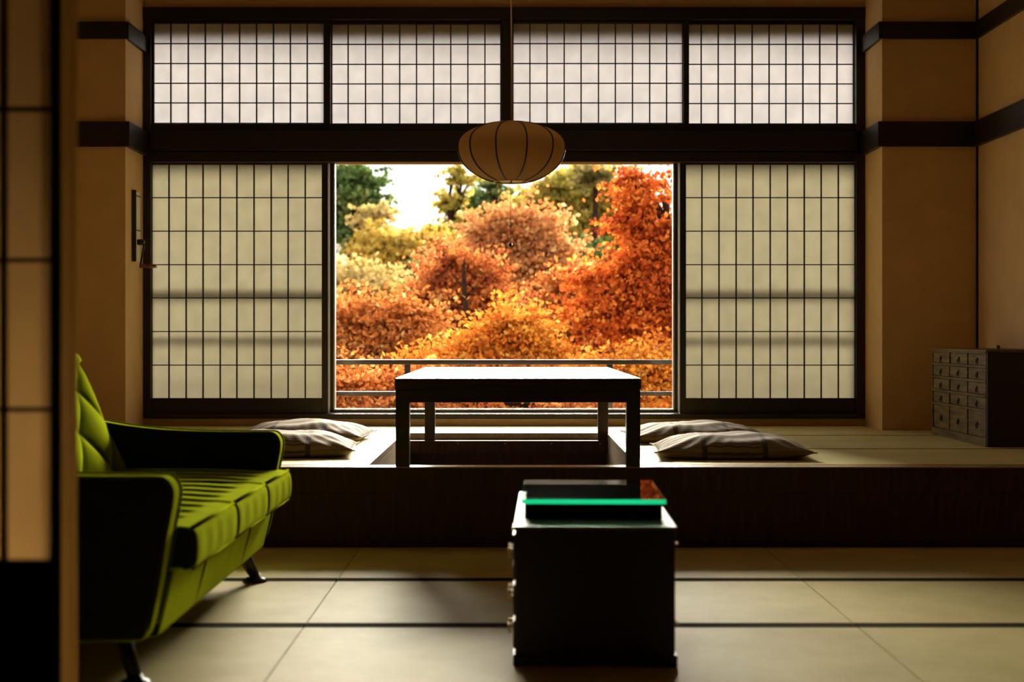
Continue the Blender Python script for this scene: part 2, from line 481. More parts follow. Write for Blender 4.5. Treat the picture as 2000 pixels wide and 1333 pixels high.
# ------------------------------------------------------------------ shoji screens
def shoji(name, label, cat, x0, x1, z0, z1, xs, zs, y, paper, group, frame=(0.03, 0.03, 0.03, 0.03), bar=.0085, th=.03, kind=None):
    """x0..x1, z0..z1 outer size; xs, zs the lattice bar centres; frame l, r, b, t"""
    t = thing(name, label, cat, ((x0 + x1) / 2, y, z0), group=group, kind=kind)
    l_, r_, b_, t_ = frame
    m = MB()
    m.box(x0, x0 + l_, y - th / 2, y + th / 2, z0, z1); m.box(x1 - r_, x1, y - th / 2, y + th / 2, z0, z1)
    m.box(x0 + l_, x1 - r_, y - th / 2, y + th / 2, z0, z0 + b_); m.box(x0 + l_, x1 - r_, y - th / 2, y + th / 2, z1 - t_, z1)
    m.build('frame', M['frame_wood'], t, bevel=.0015)
    m = MB()
    for x in xs: m.box(x - bar / 2, x + bar / 2, y - .012, y + .004, z0 + b_, z1 - t_)
    for z in zs: m.box(x0 + l_, x1 - r_, y - .010, y + .003, z - bar * .4, z + bar * .4)
    m.build('lattice', M['frame_wood'], t)
    MB().box(x0 + l_ * .6, x1 - r_ * .6, y + .0045, y + .0052, z0 + b_ * .7, z1 - t_ * .7).build('paper', paper, t)
    return t

up = [(301, 632, [333.5, 367.5, 400.8, 434.2, 467.8, 501, 534, 567, 600]),
      (648, 977, [679, 713, 746.5, 780, 813, 846.5, 880, 913.5, 947]),
      (1003, 1332.5, [1035, 1068.5, 1102, 1135, 1169, 1202, 1235.5, 1269, 1302]),
      (1346, 1668, [1370.7, 1404, 1437, 1470.5, 1503.7, 1536.7, 1570, 1603, 1636.7])]
ulab = ['upper shoji screen of white paper above the left lower screen, at the left end',
        'upper shoji screen left of the lantern cord',
        'upper shoji screen right of the lantern cord',
        'upper shoji screen at the right end, beside the right pier']
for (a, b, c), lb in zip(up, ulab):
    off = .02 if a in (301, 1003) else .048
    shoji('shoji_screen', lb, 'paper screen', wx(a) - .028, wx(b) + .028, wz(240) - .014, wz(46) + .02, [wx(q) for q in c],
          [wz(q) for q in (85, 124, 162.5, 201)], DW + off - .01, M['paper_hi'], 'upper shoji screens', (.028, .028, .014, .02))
lows = [(298, 629, [330.5, 364, 397, 430.5, 463, 496.5, 530, 563, 596.5], 'tall lower shoji screen left of the picture window, behind the sofa', .013 * 1, 12),
        (1339.5, 1668.5, [1370.7, 1404, 1437.5, 1470.5, 1504, 1537.5, 1570.5, 1603.5, 1637], 'tall lower shoji screen right of the picture window', .013, 12)]
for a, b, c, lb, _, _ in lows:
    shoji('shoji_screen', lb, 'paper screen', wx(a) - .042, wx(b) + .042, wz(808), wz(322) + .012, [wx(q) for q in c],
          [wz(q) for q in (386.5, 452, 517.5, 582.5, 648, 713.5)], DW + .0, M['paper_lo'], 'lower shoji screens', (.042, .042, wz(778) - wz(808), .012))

# ------------------------------------------------------------------ raised platform with the leg pit
PX0, PX1, PYB = -.69, .603, 9.42
pf = MB()
zs = .330
pf.box(XL, -.75, DR + .1, DW - .02, -0.05, zs); pf.box(.66, XR, DR + .1, DW - .02, -0.05, zs)
pf.box(-.75, .66, PYB + .06, DW - .02, -0.05, zs)
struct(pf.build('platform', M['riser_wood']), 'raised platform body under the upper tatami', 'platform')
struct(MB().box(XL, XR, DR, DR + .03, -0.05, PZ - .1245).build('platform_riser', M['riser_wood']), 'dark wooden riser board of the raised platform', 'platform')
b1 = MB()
b1.box(XL, XR, DR - .012, DR + .09, PZ - .006, PZ)  # thin pale board puts the bright top glare into its colour
struct(b1.build('platform_edge', M['rim_wood'], bevel=.002), 'wooden top board along the front edge of the raised platform, pale for glare', 'platform')
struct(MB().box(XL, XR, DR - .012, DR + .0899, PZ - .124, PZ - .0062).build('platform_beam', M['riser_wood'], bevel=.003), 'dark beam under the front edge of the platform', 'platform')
b2 = MB()
b2.box(-.75, PX0, DR + .09, DW - .035, PZ - .04, PZ); b2.box(PX1, .66, DR + .09, DW - .035, PZ - .04, PZ)
b2.box(PX0, PX1, PYB, PYB + .06, PZ - .04, PZ)
struct(b2.build('pit_rim', M['rim_wood'], bevel=.002), 'pale wooden rim round the sunken leg pit', 'platform')
b3 = MB()
b3.box(-.75, PX0, DR + .09, PYB + .06, -.05, PZ - .04); b3.box(PX1, .66, DR + .09, PYB + .06, -.05, PZ - .04)
struct(b3.build('pit_side', M['rim_wood']), 'pale wooden side boards of the leg pit', 'platform')
pb = MB()
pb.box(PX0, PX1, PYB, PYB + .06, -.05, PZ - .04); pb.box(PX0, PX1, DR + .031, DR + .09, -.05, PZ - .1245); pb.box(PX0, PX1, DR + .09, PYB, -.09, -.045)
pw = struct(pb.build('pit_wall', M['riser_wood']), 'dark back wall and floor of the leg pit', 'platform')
ld = MB(); ld.box(PX0, PX1, PYB - .12, PYB, PZ - .062, PZ - .042)
struct(ld.build('pit_ledge', M['rim_wood']), 'narrow wooden ledge inside the back of the pit', 'platform')
ld = MB(); ld.box(PX0, PX1, PYB - .122, PYB - .1201, PZ - .12, PZ - .0435)
ld.build('screw_strip', M['riser_wood'], pw)
for px in (894.5, 986.5, 1077, 1172):
    q = at(px, 867, PYB - .125)
    LB().lathe([(.004, 0), (.004, .002), (0, .003)], (q.x, q.y, q.z), 10, 'Y').build('screw', M['alu'], pw)

# ------------------------------------------------------------------ tatami mats
def tatami(x0, x1, y0, y1, zt, th, label, group, bw=.038, borders=(1, 1), notch=None):
    g = .002
    t = thing('tatami_mat', label, 'floor mat', ((x0 + x1) / 2, (y0 + y1) / 2, zt - th), group=group)
    ya = y0 + (bw if borders[0] else g); yb = y1 - (bw if borders[1] else g)
    if notch:      # mat cut round a wall pier: notch = (side, x, y)
        sd, nx, ny = notch
        poly = [(x0 + g, ya), (x1 - g, ya), (x1 - g, yb), (nx, yb), (nx, ny), (x0 + g, ny)] if sd == 'L' else [(x0 + g, ya), (x1 - g, ya), (x1 - g, ny), (nx, ny), (nx, yb), (x0 + g, yb)]
        MB().prism(poly, zt - th, zt, 'Z').build('woven_surface', M['tatami'], t)
        bx0, bx1 = (nx, x1 - g) if sd == 'L' else (x0 + g, nx)
        MB().box(x0 + g, x1 - g, y0 + g, ya, zt - th, zt + .001).build('border', M['border'], t)
        MB().box(bx0, bx1, yb, y1 - g, zt - th, zt + .001).build('border', M['border'], t)
        return
    MB().box(x0 + g, x1 - g, ya, yb, zt - th, zt).build('woven_surface', M['tatami'], t)
    if borders[0]: MB().box(x0 + g, x1 - g, y0 + g, ya, zt - th, zt + .001).build('border', M['border'], t)
    if borders[1]: MB().box(x0 + g, x1 - g, yb, y1 - g, zt - th, zt + .001).build('border', M['border'], t)
rowsF = [(6.036, 6.995, 'against the platform riser'), (5.088, 6.036, 'second row out from the riser'), (4.140, 5.088, 'third row out from the riser')]
colsF = [(-2.61, -.713, 'partly under the green sofa'), (-.713, 1.184, 'in the middle'), (1.184, 3.055, 'at the right side')]
for y0, y1, rl in rowsF:
    for x0, x1, cl in colsF:
        tatami(x0, x1, y0, y1, 0, .05, 'lower tatami mat %s, %s' % (cl, rl), 'lower floor tatami mats')
struct(MB().box(XL, -2.612, -3, 6.995, -.05, 0).build('floor_strip', M['tatami']), 'matted strip along the left wall', 'floor')
struct(MB().box(-2.61, XR, -3, 2.9, -.05, 0).build('floor_hall', M['dark_wood']), 'dark boarded floor of the viewer\'s room', 'floor')
struct(MB().box(-2.61, XR, 2.9, 4.138, -.05, 0).build('floor_near', M['tatami']), 'matted floor towards the viewer', 'floor')
rowsP = [(7.09, 8.10, 'row nearest the front edge'), (8.10, 9.18, 'middle row'), (9.18, 10.168, 'row nearest the windows')]
for y0, y1, rl in rowsP:
    tatami(XL, -.75, y0, y1, PZ, .045, 'tatami mat on the platform left of the table, %s' % rl, 'platform tatami mats', .012, notch=('L', CLX + .003, DC - .003) if y1 > 10 else None)
    tatami(.66, XR - .002, y0, y1, PZ, .045, 'tatami mat on the platform right of the table, %s' % rl, 'platform tatami mats', .012, notch=('R', CRX - .003, DC - .003) if y1 > 10 else None)
tatami(-.688, .601, PYB + .062, 10.168, PZ, .045, 'short tatami strip between the leg pit and the picture window', 'platform tatami mats', .012)

# ------------------------------------------------------------------ low table over the pit
TX0, TX1, TY0, TY1, TZ = -.556, .612, 6.99, 9.39, .7955
t = thing('low_table', 'long dark wooden low table standing over the leg pit before the window', 'table', ((TX0 + TX1) / 2, (TY0 + TY1) / 2, PZ))
MB().box(TX0, TX1, TY0, TY1, TZ - .055, TZ).build('tabletop', M['table_wood'], t, bevel=.004)
m = MB()
m.box(TX0 + .008, TX1 - .008, TY0 + .006, TY0 + .035, TZ - .115, TZ - .0555); m.box(TX0 + .008, TX1 - .008, TY1 - .035, TY1 - .006, TZ - .115, TZ - .0555)
m.box(TX0 + .008, TX0 + .035, TY0 + .035, TY1 - .035, TZ - .115, TZ - .0555); m.box(TX1 - .035, TX1 - .008, TY0 + .035, TY1 - .035, TZ - .115, TZ - .0555)
m.build('apron', M['table_wood'], t, bevel=.002)
for (x, y, z) in ((TX0 + .004, TY0 + .004, PZ), (TX1 - .070, TY0 + .004, PZ), (TX0 + .004, TY1 - .070, PZ - .042), (TX1 - .070, TY1 - .070, PZ - .042)):
    MB().box(x, x + .066, y, y + .066, z, TZ - .056).build('leg', M['table_wood'], t, bevel=.003)

# ------------------------------------------------------------------ floor cushions
def cushion(cx, cy, rz, w, d, h, label, seed):
    rr = random.Random(seed)
    ph = [rr.uniform(0, 6.28) for _ in range(8)]
    t = thing('floor_cushion', label, 'cushion', (cx, cy, PZ + .001), rz, 'striped floor cushions')
    def sh(u, v, top):
        x = (u * 2 - 1); y = (v * 2 - 1)
        # outline: square with drawn-in sides and pointed corners
        ex = 1 - .055 * (1 - y * y) * abs(x) ** 3 * 0 ; 
        px = x * w / 2 * (1 - .06 * (1 - y ** 4) * x * x)
        py = y * d / 2 * (1 - .06 * (1 - x ** 4) * y * y)
        e = max(0.0, 1 - abs(x) ** 2.6) ** .62 * max(0.0, 1 - abs(y) ** 2.6) ** .62
        seam = .030 + .010 * (x * x * y * y)
        wr = 0.0
        edge = min(1, (1 - abs(x)) * 4) if True else 0
        k = (1 - e)
        ang = math.atan2(y, x)
        wr += .007 * k * (max(abs(x), abs(y)) < .995) * math.sin(ang * 26 + ph[0] + 2 * x) * e ** .3
        wr += .005 * e * math.sin(7 * x + 3 * y + ph[1]) + .004 * e * math.sin(11 * y - 5 * x + ph[2])
        if top: z = seam + (h - .030) * e + wr
        else: z = seam - .030 * min(1, e * 2.2)
        return (px, py, max(z, 0.0))
    m = LB()
    m.grid(lambda u, v: sh(u, v, True), 64, 56)
    m.grid(lambda u, v: sh(1 - u, v, False), 64, 56)
    m.build('cover', M['cushion'], t, smooth=True, weld=True)
    ring = []
    for k in range(4):
        for i in range(24):
            q = i / 24
            u, v = ((q, 0), (1, q), (1 - q, 1), (0, 1 - q))[k]
            ring.append(sh(u, v, True))
    ring.append(ring[0])
    LB().tube(ring, .0035, 6).build('seam', M['cushion'], t, smooth=True)
    return t
cushion(1.125, 7.62, math.radians(-3), .80, .60, .118, 'brown striped floor cushion right of the table, nearer the platform edge', 1)
cushion(1.08, 8.72, math.radians(2), .82, .62, .112, 'brown striped floor cushion right of the table, nearer the window', 2)
cushion(-1.20, 7.72, math.radians(4), .78, .60, .125, 'brown striped floor cushion left of the table, nearer the platform edge, behind the sofa arm', 3)
cushion(-1.22, 8.76, math.radians(-3), .76, .64, .12, 'brown striped floor cushion left of the table, nearer the window', 4)

# ------------------------------------------------------------------ drawer chest on the platform
CX, CY0, CY1, CZ = 2.64, 8.215, 9.305, .918
t = thing('drawer_chest', 'old dark wooden chest of many small drawers against the right wall', 'chest', ((CX + XR) / 2, (CY0 + CY1) / 2, PZ + .001))
XB = XR - .006
m = MB()
m.box(CX + .02, XB, CY0 + .018, CY1 - .018, PZ + .001, CZ - .015)
m.build('body', M['tansu_dark'], t)
MB().box(CX + .004, XB, CY0, CY0 + .018, PZ + .001, CZ - .0151).build('end_panel', M['tansu_dark'], t, bevel=.002)
MB().box(CX + .004, XB, CY1 - .018, CY1, PZ + .001, CZ - .0151).build('end_panel', M['tansu_dark'], t, bevel=.002)
MB().box(CX - .006, XB, CY0 - .006, CY1 + .006, CZ - .015, CZ).build('top', M['tansu_wood'], t, bevel=.003)
zr = [PZ + .048]
for hgt in (.146, .068, .069, .068, .066): zr.append(zr[-1] + hgt + .0135)
m = MB()
m.box(CX, CX + .02, CY0 + .018, CY1 - .018, PZ + .001, zr[0])
m.box(CX, CX + .02, CY0 + .018, CY1 - .018, zr[-1] - .0135, CZ - .0151)
for z in zr[1:-1]: m.box(CX + .0, CX + .02, CY0 + .018, CY1 - .018, z - .0135, z)
cw = (CY1 - CY0 - .036 - .036) / 3
for k in (0, 1, 2, 3):
    yy = CY0 + .018 + k * (cw + .012) - (0 if k else 0)
    m.box(CX + .001, CX + .019, yy - .012 if k else yy - .0, yy if k else yy + .0001, zr[0], zr[-1] - .0135)
m.build('face_frame', M['tansu_wood'], t, bevel=.0015)
proto = None
for r_ in range(5):
    hz = (.146, .068, .069, .068, .066)[r_]
    for k in range(3):
        y0 = CY0 + .018 + k * (cw + .012) + .002; y1 = y0 + cw - .004
        z0 = zr[r_] + .002; z1 = zr[r_] + hz - .002
        out = .005 + .006 * R.random()
        d = MB().box(CX + out, CX + .0199, y0, y1, z0, z1).build('drawer', M['tansu_wood'], t, bevel=.002)
        yc, zc = (y0 + y1) / 2, (z0 + z1) / 2
        k_ = MB()
        k_.lathe([(.0115, 0), (.0115, -.002), (.005, -.004), (.004, -.007), (0, -.008)], (CX + out, yc, zc), 12, 'X')
        ring = [(CX + out - .006, yc + .012 * math.sin(a), zc - .012 + .012 * math.cos(a)) for a in [i * 2 * math.pi / 14 for i in range(15)]]
        k_.tube(ring, .0030, 6, False)
        k_.build('pull', M['iron'], d, smooth=True)
q = at(1949.5, 677.5, 8.55)
m = LB(); m.lathe([(.010, 0), (.012, .006), (.009, .012), (.012, .018), (.010, .022), (0, .024)], (0, 0, 0), 16)
kb = m.build('wooden_ornament', M['copper'], smooth=True); kb.location = (q.x, 8.55, CZ + .0005)
tag(kb, 'tiny brown turned ornament standing on the drawer chest', 'ornament')

# ------------------------------------------------------------------ pendant lantern
LC = Vector((-.003, 8.25, 2.052)); LR, LT, LB_ = .2985, .137, .205
t = thing('paper_lantern', 'brown ribbed paper pendant lantern hanging over the low table', 'lamp', (LC.x, LC.y, CEIL))
NRIB = 11
A0 = -math.pi / 2 + math.pi / NRIB
def lp(a, h, rr=1.0):
    e = abs(h) ** 2.25
    r = LR * max(0.0, 1 - e) ** (1 / 1.95)
    d = ((a - A0) / (2 * math.pi / NRIB)) % 1.0
    r *= 1 - .022 * (4 * d * (1 - d))
    return (LC.x + r * rr * math.cos(a), LC.y + r * rr * math.sin(a), LC.z + (LT if h > 0 else LB_) * h)
hs = [math.sin(-1.245 + 2.49 * i / 30) for i in range(31)]
m = MB()
m.grid(lambda u, v: lp(u * 2 * math.pi, hs[int(round(v * 30))]), 132, 30)
m.build('lamp_shade', M['lantern_paper'], t, smooth=True, weld=True)
for k in range(NRIB):
    a = A0 + k * 2 * math.pi / NRIB
    MB().tube([lp(a, h, 1.006) for h in hs], .0042, 6).build('rib', M['frame_wood'], t, smooth=True)
for h, nm in ((hs[0], 'bottom_ring'), (hs[-1], 'top_ring')):
    zr_ = lp(A0, h)[2]; r = (Vector(lp(A0, h)) - Vector((LC.x, LC.y, zr_))).length
    MB().tube([(LC.x + r * math.cos(i * math.pi / 16), LC.y + r * math.sin(i * math.pi / 16), zr_) for i in range(33)], .0045, 6, False).build(nm, M['cord'], t, smooth=True)
m = MB(); m.lathe([(.0, LC.z + .06), (.045, LC.z + .05), (.055, LC.z + .0), (.045, LC.z - .05), (.0, LC.z - .06)], (LC.x, LC.y, 0), 20)
m.build('bulb', M['white_plastic'], t, smooth=True)
m = MB(); m.lathe([(.03, LC.z + .055), (.03, LC.z + LT), (.0, LC.z + LT + .01)], (LC.x, LC.y, 0), 16)
for k in range(3):
    a = k * 2.094
    m.tube([(LC.x, LC.y, LC.z + LT * .98), (LC.x + .06 * math.cos(a), LC.y + .06 * math.sin(a), LC.z + LT * .985)], .002, 5)
m.build('socket', M['black'], t, smooth=True)
MB().tube([(LC.x, LC.y, CEIL), (LC.x - .002, LC.y, 2.9), (LC.x + .001, LC.y, 2.5), (LC.x, LC.y, LC.z + LT)], .0042, 8).build('cord', M['cord'], t, smooth=True)
MB().lathe([(.05, CEIL - .03), (.055, CEIL), (0, CEIL)], (LC.x, LC.y, 0), 20).build('ceiling_cap', M['black'], t, smooth=True)
pc = at(997, 478, 8.25)
m = MB(); m.tube([(pc.x, LC.y, LC.z - .05), (pc.x, LC.y, pc.z)], .0011, 6); pcord = m.build('pull_cord', M['black'], t)
MB().lathe([(0, pc.z + .012), (.009, pc.z + .006), (.011, pc.z - .004), (.006, pc.z - .012), (0, pc.z - .013)], (pc.x, LC.y, 0), 12).build('pull_knob', M['black'], pcord, smooth=True)

# ------------------------------------------------------------------ window winder on the left cheek
X0 = CLX
t = thing('window_crank', 'small window winder with folding crank handle on the side of the left pier', 'crank', (X0, 9.93, 1.5))
MB().box(X0, X0 + .022, 9.865, 9.995, 1.492, 1.965).build('casing', M['white_plastic'], t, bevel=.004)
MB().box(X0 + .001, X0 + .030, 9.855, 9.866, 1.492, 1.970).build('edge_strip', M['bronze'], t, bevel=.002)
m = MB(); m.box(X0 + .022, X0 + .028, 9.865, 9.99, 1.93, 1.938); m.build('clip', M['bronze'], t)
MB().box(X0 + .022, X0 + .028, 9.865, 9.99, 1.700, 1.708).build('clip', M['bronze'], t)
MB().lathe([(.020, 0), (.020, .03), (.014, .045), (0, .046)], (X0 + .022, 9.93, 1.625), 14, 'X').build('hub', M['bronze'], t, smooth=True)
MB().tube([(X0 + .05, 9.93, 1.625), (X0 + .066, 9.925, 1.60), (X0 + .062, 9.90, 1.55), (X0 + .050, 9.885, 1.462)], [.007, .007, .006, .006], 8).build('crank_arm', M['bronze'], t, smooth=True)
MB().tube([(X0 + .046, 9.885, 1.462), (X0 + .155, 9.885, 1.462)], .0125, 12).build('grip', M['copper'], t, smooth=True)
MB().tube([(X0 + .155, 9.885, 1.462), (X0 + .161, 9.885, 1.462)], .0128, 12).build('grip_cap', M['alu'], t, smooth=True)

# ------------------------------------------------------------------ doorway leaf at the left, near the viewer
DD = 2.885
def dx(px): return (px - 1000.0) * DD / F
def dz(py): return 1.0 - (py - 655.0) * DD / F
xs = [dx(4)]
while xs[-1] > -1.75: xs.append(xs[-1] - .098)
shoji('door_1', 'sliding paper door at the left edge, seen from the dark side', 'door', -1.78, dx(118), -.0, 1.86,
      [q for q in xs if q < dx(97)], [dz(212), dz(508), dz(801)], DD + .015, M['paper_door'], None, (.022, dx(118) - dx(98), dz(1096), .04), .011, .03, 'structure')
struct(MB().box(-.905, dx(118) + .0005, 2.925, 2.962, 0, 1.97).build('trim_14', M['post_wood'], bevel=.003), 'honey-coloured wooden jamb at the edge of the sliding door', 'trim')
struct(MB().box(-.905, dx(118) + .0015, 2.962, 2.995, 0, 1.97).build('trim_15', M['post_wood'], bevel=.003), 'inner strip of the door jamb', 'trim')
struct(MB().box(dx(118) - .001, dx(118) + .0008, 2.889, 2.925, 0, 1.86).build('trim_16', M['post_wood'], bevel=.0005), 'bare wooden edge of the sliding door leaf', 'trim')

# ------------------------------------------------------------------ green sofa
SY0, SY1 = 4.10, 6.10
t = thing('green_sofa', 'olive green velvet sofa with tufted back, slim arms and splayed dark legs', 'sofa', (-1.4, (SY0 + SY1) / 2, 0))
def smooth_poly(pts, it=2):
    for _ in range(it):
        q = []
        for i in range(len(pts)):
            a = pts[i]; b = pts[(i + 1) % len(pts)]
            q += [(a[0] * .75 + b[0] * .25, a[1] * .75 + b[1] * .25), (a[0] * .25 + b[0] * .75, a[1] * .25 + b[1] * .75)]
        pts = q
    return pts
arm = [(-1.015, .150), (-.985, .30), (-.962, .44), (-.942, .54), (-.944, .575), (-.966, .602), (-1.00, .603), (-1.15, .602), (-1.35, .606), (-1.52, .620), (-1.66, .642), (-1.74, .665),
       (-1.80, .66), (-1.86, .50), (-1.90, .16), (-1.80, .14), (-1.05, .14)]
armp = smooth_poly(arm, 2)
for y0, y1 in ((SY0, SY0 + .11), (SY1 - .11, SY1)):
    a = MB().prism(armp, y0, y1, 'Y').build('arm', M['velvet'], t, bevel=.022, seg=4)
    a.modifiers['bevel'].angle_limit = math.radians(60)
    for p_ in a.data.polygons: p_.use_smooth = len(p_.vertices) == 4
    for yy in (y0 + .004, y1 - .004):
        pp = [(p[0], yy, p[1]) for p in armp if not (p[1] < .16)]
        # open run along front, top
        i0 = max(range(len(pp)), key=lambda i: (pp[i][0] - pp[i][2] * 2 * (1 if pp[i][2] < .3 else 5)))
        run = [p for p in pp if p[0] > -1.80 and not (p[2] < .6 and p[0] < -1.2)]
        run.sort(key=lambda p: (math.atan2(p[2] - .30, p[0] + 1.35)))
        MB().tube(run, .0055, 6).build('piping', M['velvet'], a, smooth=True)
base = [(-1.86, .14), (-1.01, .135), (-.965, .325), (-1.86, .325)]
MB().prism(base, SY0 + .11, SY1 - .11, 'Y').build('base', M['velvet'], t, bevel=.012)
for yy in (4.70, 5.50):
    MB().tube([(-1.012, yy, .14), (-.962, yy, .322)], .004, 6).build('base_seam', M['velvet'], t, smooth=True)
# seat cushions, channel pleats fading out before the front edge
SX0, SX1 = -1.64, -.905
cy = [SY0 + .08, 4.865, 5.505, SY1 - .08]
cy = [SY0 + .112, 4.86, 5.47, SY1 - .06]
SXF = [-.918, -.912, -.905]
def fold(y, q):
    ph = y / .142
    f_ = ph - math.floor(ph)
    return -(math.exp(-((f_ - .5) / .17) ** 2))
for i in range(3):
    y0, y1 = cy[i] + .003, cy[i + 1] - .003
    z0, z1 = .327, .446
    def P(u, v):
        """u round the section front to back, v along the width"""
        y = y0 + (y1 - y0) * v
        ev = min(v, 1 - v) * (y1 - y0)
        rnd = .018
        dr = 0.0
        if ev < rnd: dr = rnd - math.sqrt(max(0, rnd * rnd - (rnd - ev) ** 2))
        # section: rounded rectangle
        if u < .2:     # underside back to front
            k = u / .2; x = SX0 + (SX1 - SX0) * k; z = z0 + dr * .5; x -= dr * k
        elif u < .4:   # front face going up
            k = (u - .2) / .2
            x = SX1 - dr - .012 * (2 * k - 1) ** 8 + .006 * math.sin(k * math.pi)
            z = z0 + (z1 - z0) * k
            x += .0012 * math.sin(y * 40) * math.sin(k * 3.1)
        else:          # top to the back
            k = (u - .4) / .6; x = SX1 - .012 - dr + (SX0 - SX1 + .012) * k
            d = SX1 - x
            fade = min(1, max(0, (d - .055) / .10)); fade = fade * fade * (3 - 2 * fade)
            crown = .016 * math.sin(min(1, max(0, (d) / .25)) * math.pi / 2)
            yy = y + .05 * math.cos(min(1, d / .35) * math.pi / 2) 
            z = z1 - dr + crown + .024 * fade * fold(yy, 0) - .003 * fade
        return (x, y, z)
    c = MB().grid(P, 150, 60)
    for vv in (0, 1):     # ends
        k0 = len(c.v)
        ring = [P(u / 150, vv) for u in range(151)]
        c.v += ring
        c.f.append(tuple(range(k0, k0 + 151)))
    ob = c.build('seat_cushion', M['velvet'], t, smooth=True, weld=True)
    MB().tube([(SX1 - .010, y0 + .01, z1 + .001), (SX1 - .006, (y0 + y1) / 2, z1 + .003), (SX1 - .010, y1 - .01, z1 + .001)], .006, 8).build('piping', M['velvet'], ob, smooth=True)
    MB().tube([(SX1 - .008, y0 + .01, z0 + .003), (SX1 - .008, y1 - .01, z0 + .003)], .0045, 8).build('piping', M['velvet'], ob, smooth=True)
# tufted back
BY0, BY1 = SY0 + .112, SY1 - .10
def back_pt(u, v):
    y = BY0 + (BY1 - BY0) * v
    # section path from seat up over the top and down behind
    L = u
    if L < .62:
        k = L / .62; z = .40 + (.885 - .40) * k; x = -1.555 - (z - .45) * .44
        nx = 1
    elif L < .74:
        k = (L - .62) / .12; a = math.pi * k
        cxm = -1.555 - (.885 - .45) * .44 - .055
        x = cxm + .055 * math.cos(a); z = .885 + .05 * math.sin(a); nx = 0
    else:
        k = (L - .74) / .26; z = .885 - (.885 - .3) * k; x = -1.555 - (.885 - .45) * .44 - .11 - .02 * k; nx = 0
    if nx:
        pu = (y - BY0) / .20; pv = (z - .47) / .155
        a = (pu + pv) * .5; b = (pu - pv) * .5
        h = (abs(math.sin(math.pi * a)) * abs(math.sin(math.pi * b))) ** .42
        edge = min(1, (.885 - z) / .06 + .25)
        dv = min(v, 1 - v) * (BY1 - BY0)
        x += (.046 * h * edge - .02) * min(1, dv / .14)
        if dv < .03: x -= (.03 - dv) * .5
    return (x, y, z)
bk = MB().grid(back_pt, 110, 200)
for vv in (0, 1):
    k0 = len(bk.v); bk.v += [back_pt(u / 110, vv) for u in range(111)]; bk.f.append(tuple(range(k0, k0 + 111)))
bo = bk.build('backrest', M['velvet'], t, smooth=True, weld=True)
for (x, y, z, xx, yy) in ((-1.165, 4.36, .14, -1.075, 4.21), (-1.10, 5.93, .14, -1.042, 5.985), (-1.72, 4.36, .14, -1.80, 4.21), (-1.72, 5.93, .14, -1.80, 5.985)):
    lg = MB().tube([(x, y, z + .01), (xx, yy, .024)], [.032, .020], 16).build('leg', M['frame_wood'], t, smooth=True)
    MB().lathe([(.046, 0.0005), (.048, .006), (.040, .014), (.024, .020), (.022, .030), (0, .030)], (xx, yy, 0), 20).build('foot', M['black'], lg, smooth=True)

t.location.z = .0015

# ------------------------------------------------------------------ low black cabinet in the foreground
CR = math.radians(-1.3)
t = thing('low_cabinet', 'low black lacquered cabinet with small metal pulls, standing on the tatami in the foreground', 'cabinet', (.262, 4.95, 0.001), CR)
hw, hd, H = .247, .50, .421
m = LB(); m.box(-hw + .006, hw - .006, -hd + .006, hd - .006, .022, H - .012); m.build('body', M['cabinet_wood'], t, bevel=.003)
LB().box(-hw, hw, -hd, -hd + .3, H - .0115, H).build('top_board', M['cabinet_top'], t, bevel=.003)
LB().box(-hw, hw, -hd + .304, hd, H - .0115, H).build('top_board', M['cabinet_top'], t, bevel=.003)
LB().box(-hw - .001, hw + .001, -hd - .001, hd + .001, .0, .034).build('plinth', M['cabinet_wood'], t, bevel=.004)
for zc, hh in ((.325, .145), (.195, .10), (.090, .09)):
    for y0, y1 in ((-hd + .02, -.01), (.01, hd - .02)):
        d = LB().box(-hw - .001, -hw + .0055, y0, y1, zc - hh / 2 + .003, zc + hh / 2 - .003).build('drawer', M['cabinet_wood'], t, bevel=.0015)
        yc = y0 + .13
        h_ = LB()
        for s in (-1, 1):
            h_.lathe([(.008, 0), (.004, -.004), (.004, -.008), (.008, -.012), (.006, -.017), (0, -.019)], (-hw - .001, yc + s * .04, zc + .012), 12, 'X')
        h_.tube([(-hw - .014, yc + .04 * math.cos(a), zc + .012 - .030 * math.sin(a)) for a in [i * math.pi / 10 for i in range(11)]], .003, 6)
        h_.build('handle', M['brass'], d, smooth=True)
for zc in (.37, .13):
    LB().lathe([(.007, 0), (.004, .004), (.007, .009), (0, .012)], (hw - .006, -hd + .02, zc), 10, 'X').build('stud', M['brass'], t, smooth=True)

t = thing('glass_topped_box', 'flat black box with a thick green-edged glass top, lying on the low cabinet', 'box', (.262, 4.92, H + .0015), CR)
LB().box(-.216, .216, -.275, .275, 0, .049).build('base', M['box_felt'], t, bevel=.002)
gm = glass_mat('plate_glass', (0.80, 0.95, 0.86), .02)
ge = paper_mat('green_glass_edge', (0.01, 0.50, 0.26), (0.01, 0.28, 0.15), .8)
gs = LB().box(-.226, .226, -.305, .315, .0495, .0635).build('glass_top', gm, t)
gs.data.materials.append(ge); gs.data.materials.append(M['box_felt'])
for p in gs.data.polygons:
    if abs(p.normal.z) < .5: p.material_index = 1 if p.normal.y < .5 else 2
tag(gs, 'thick clear glass with a bright green edge')

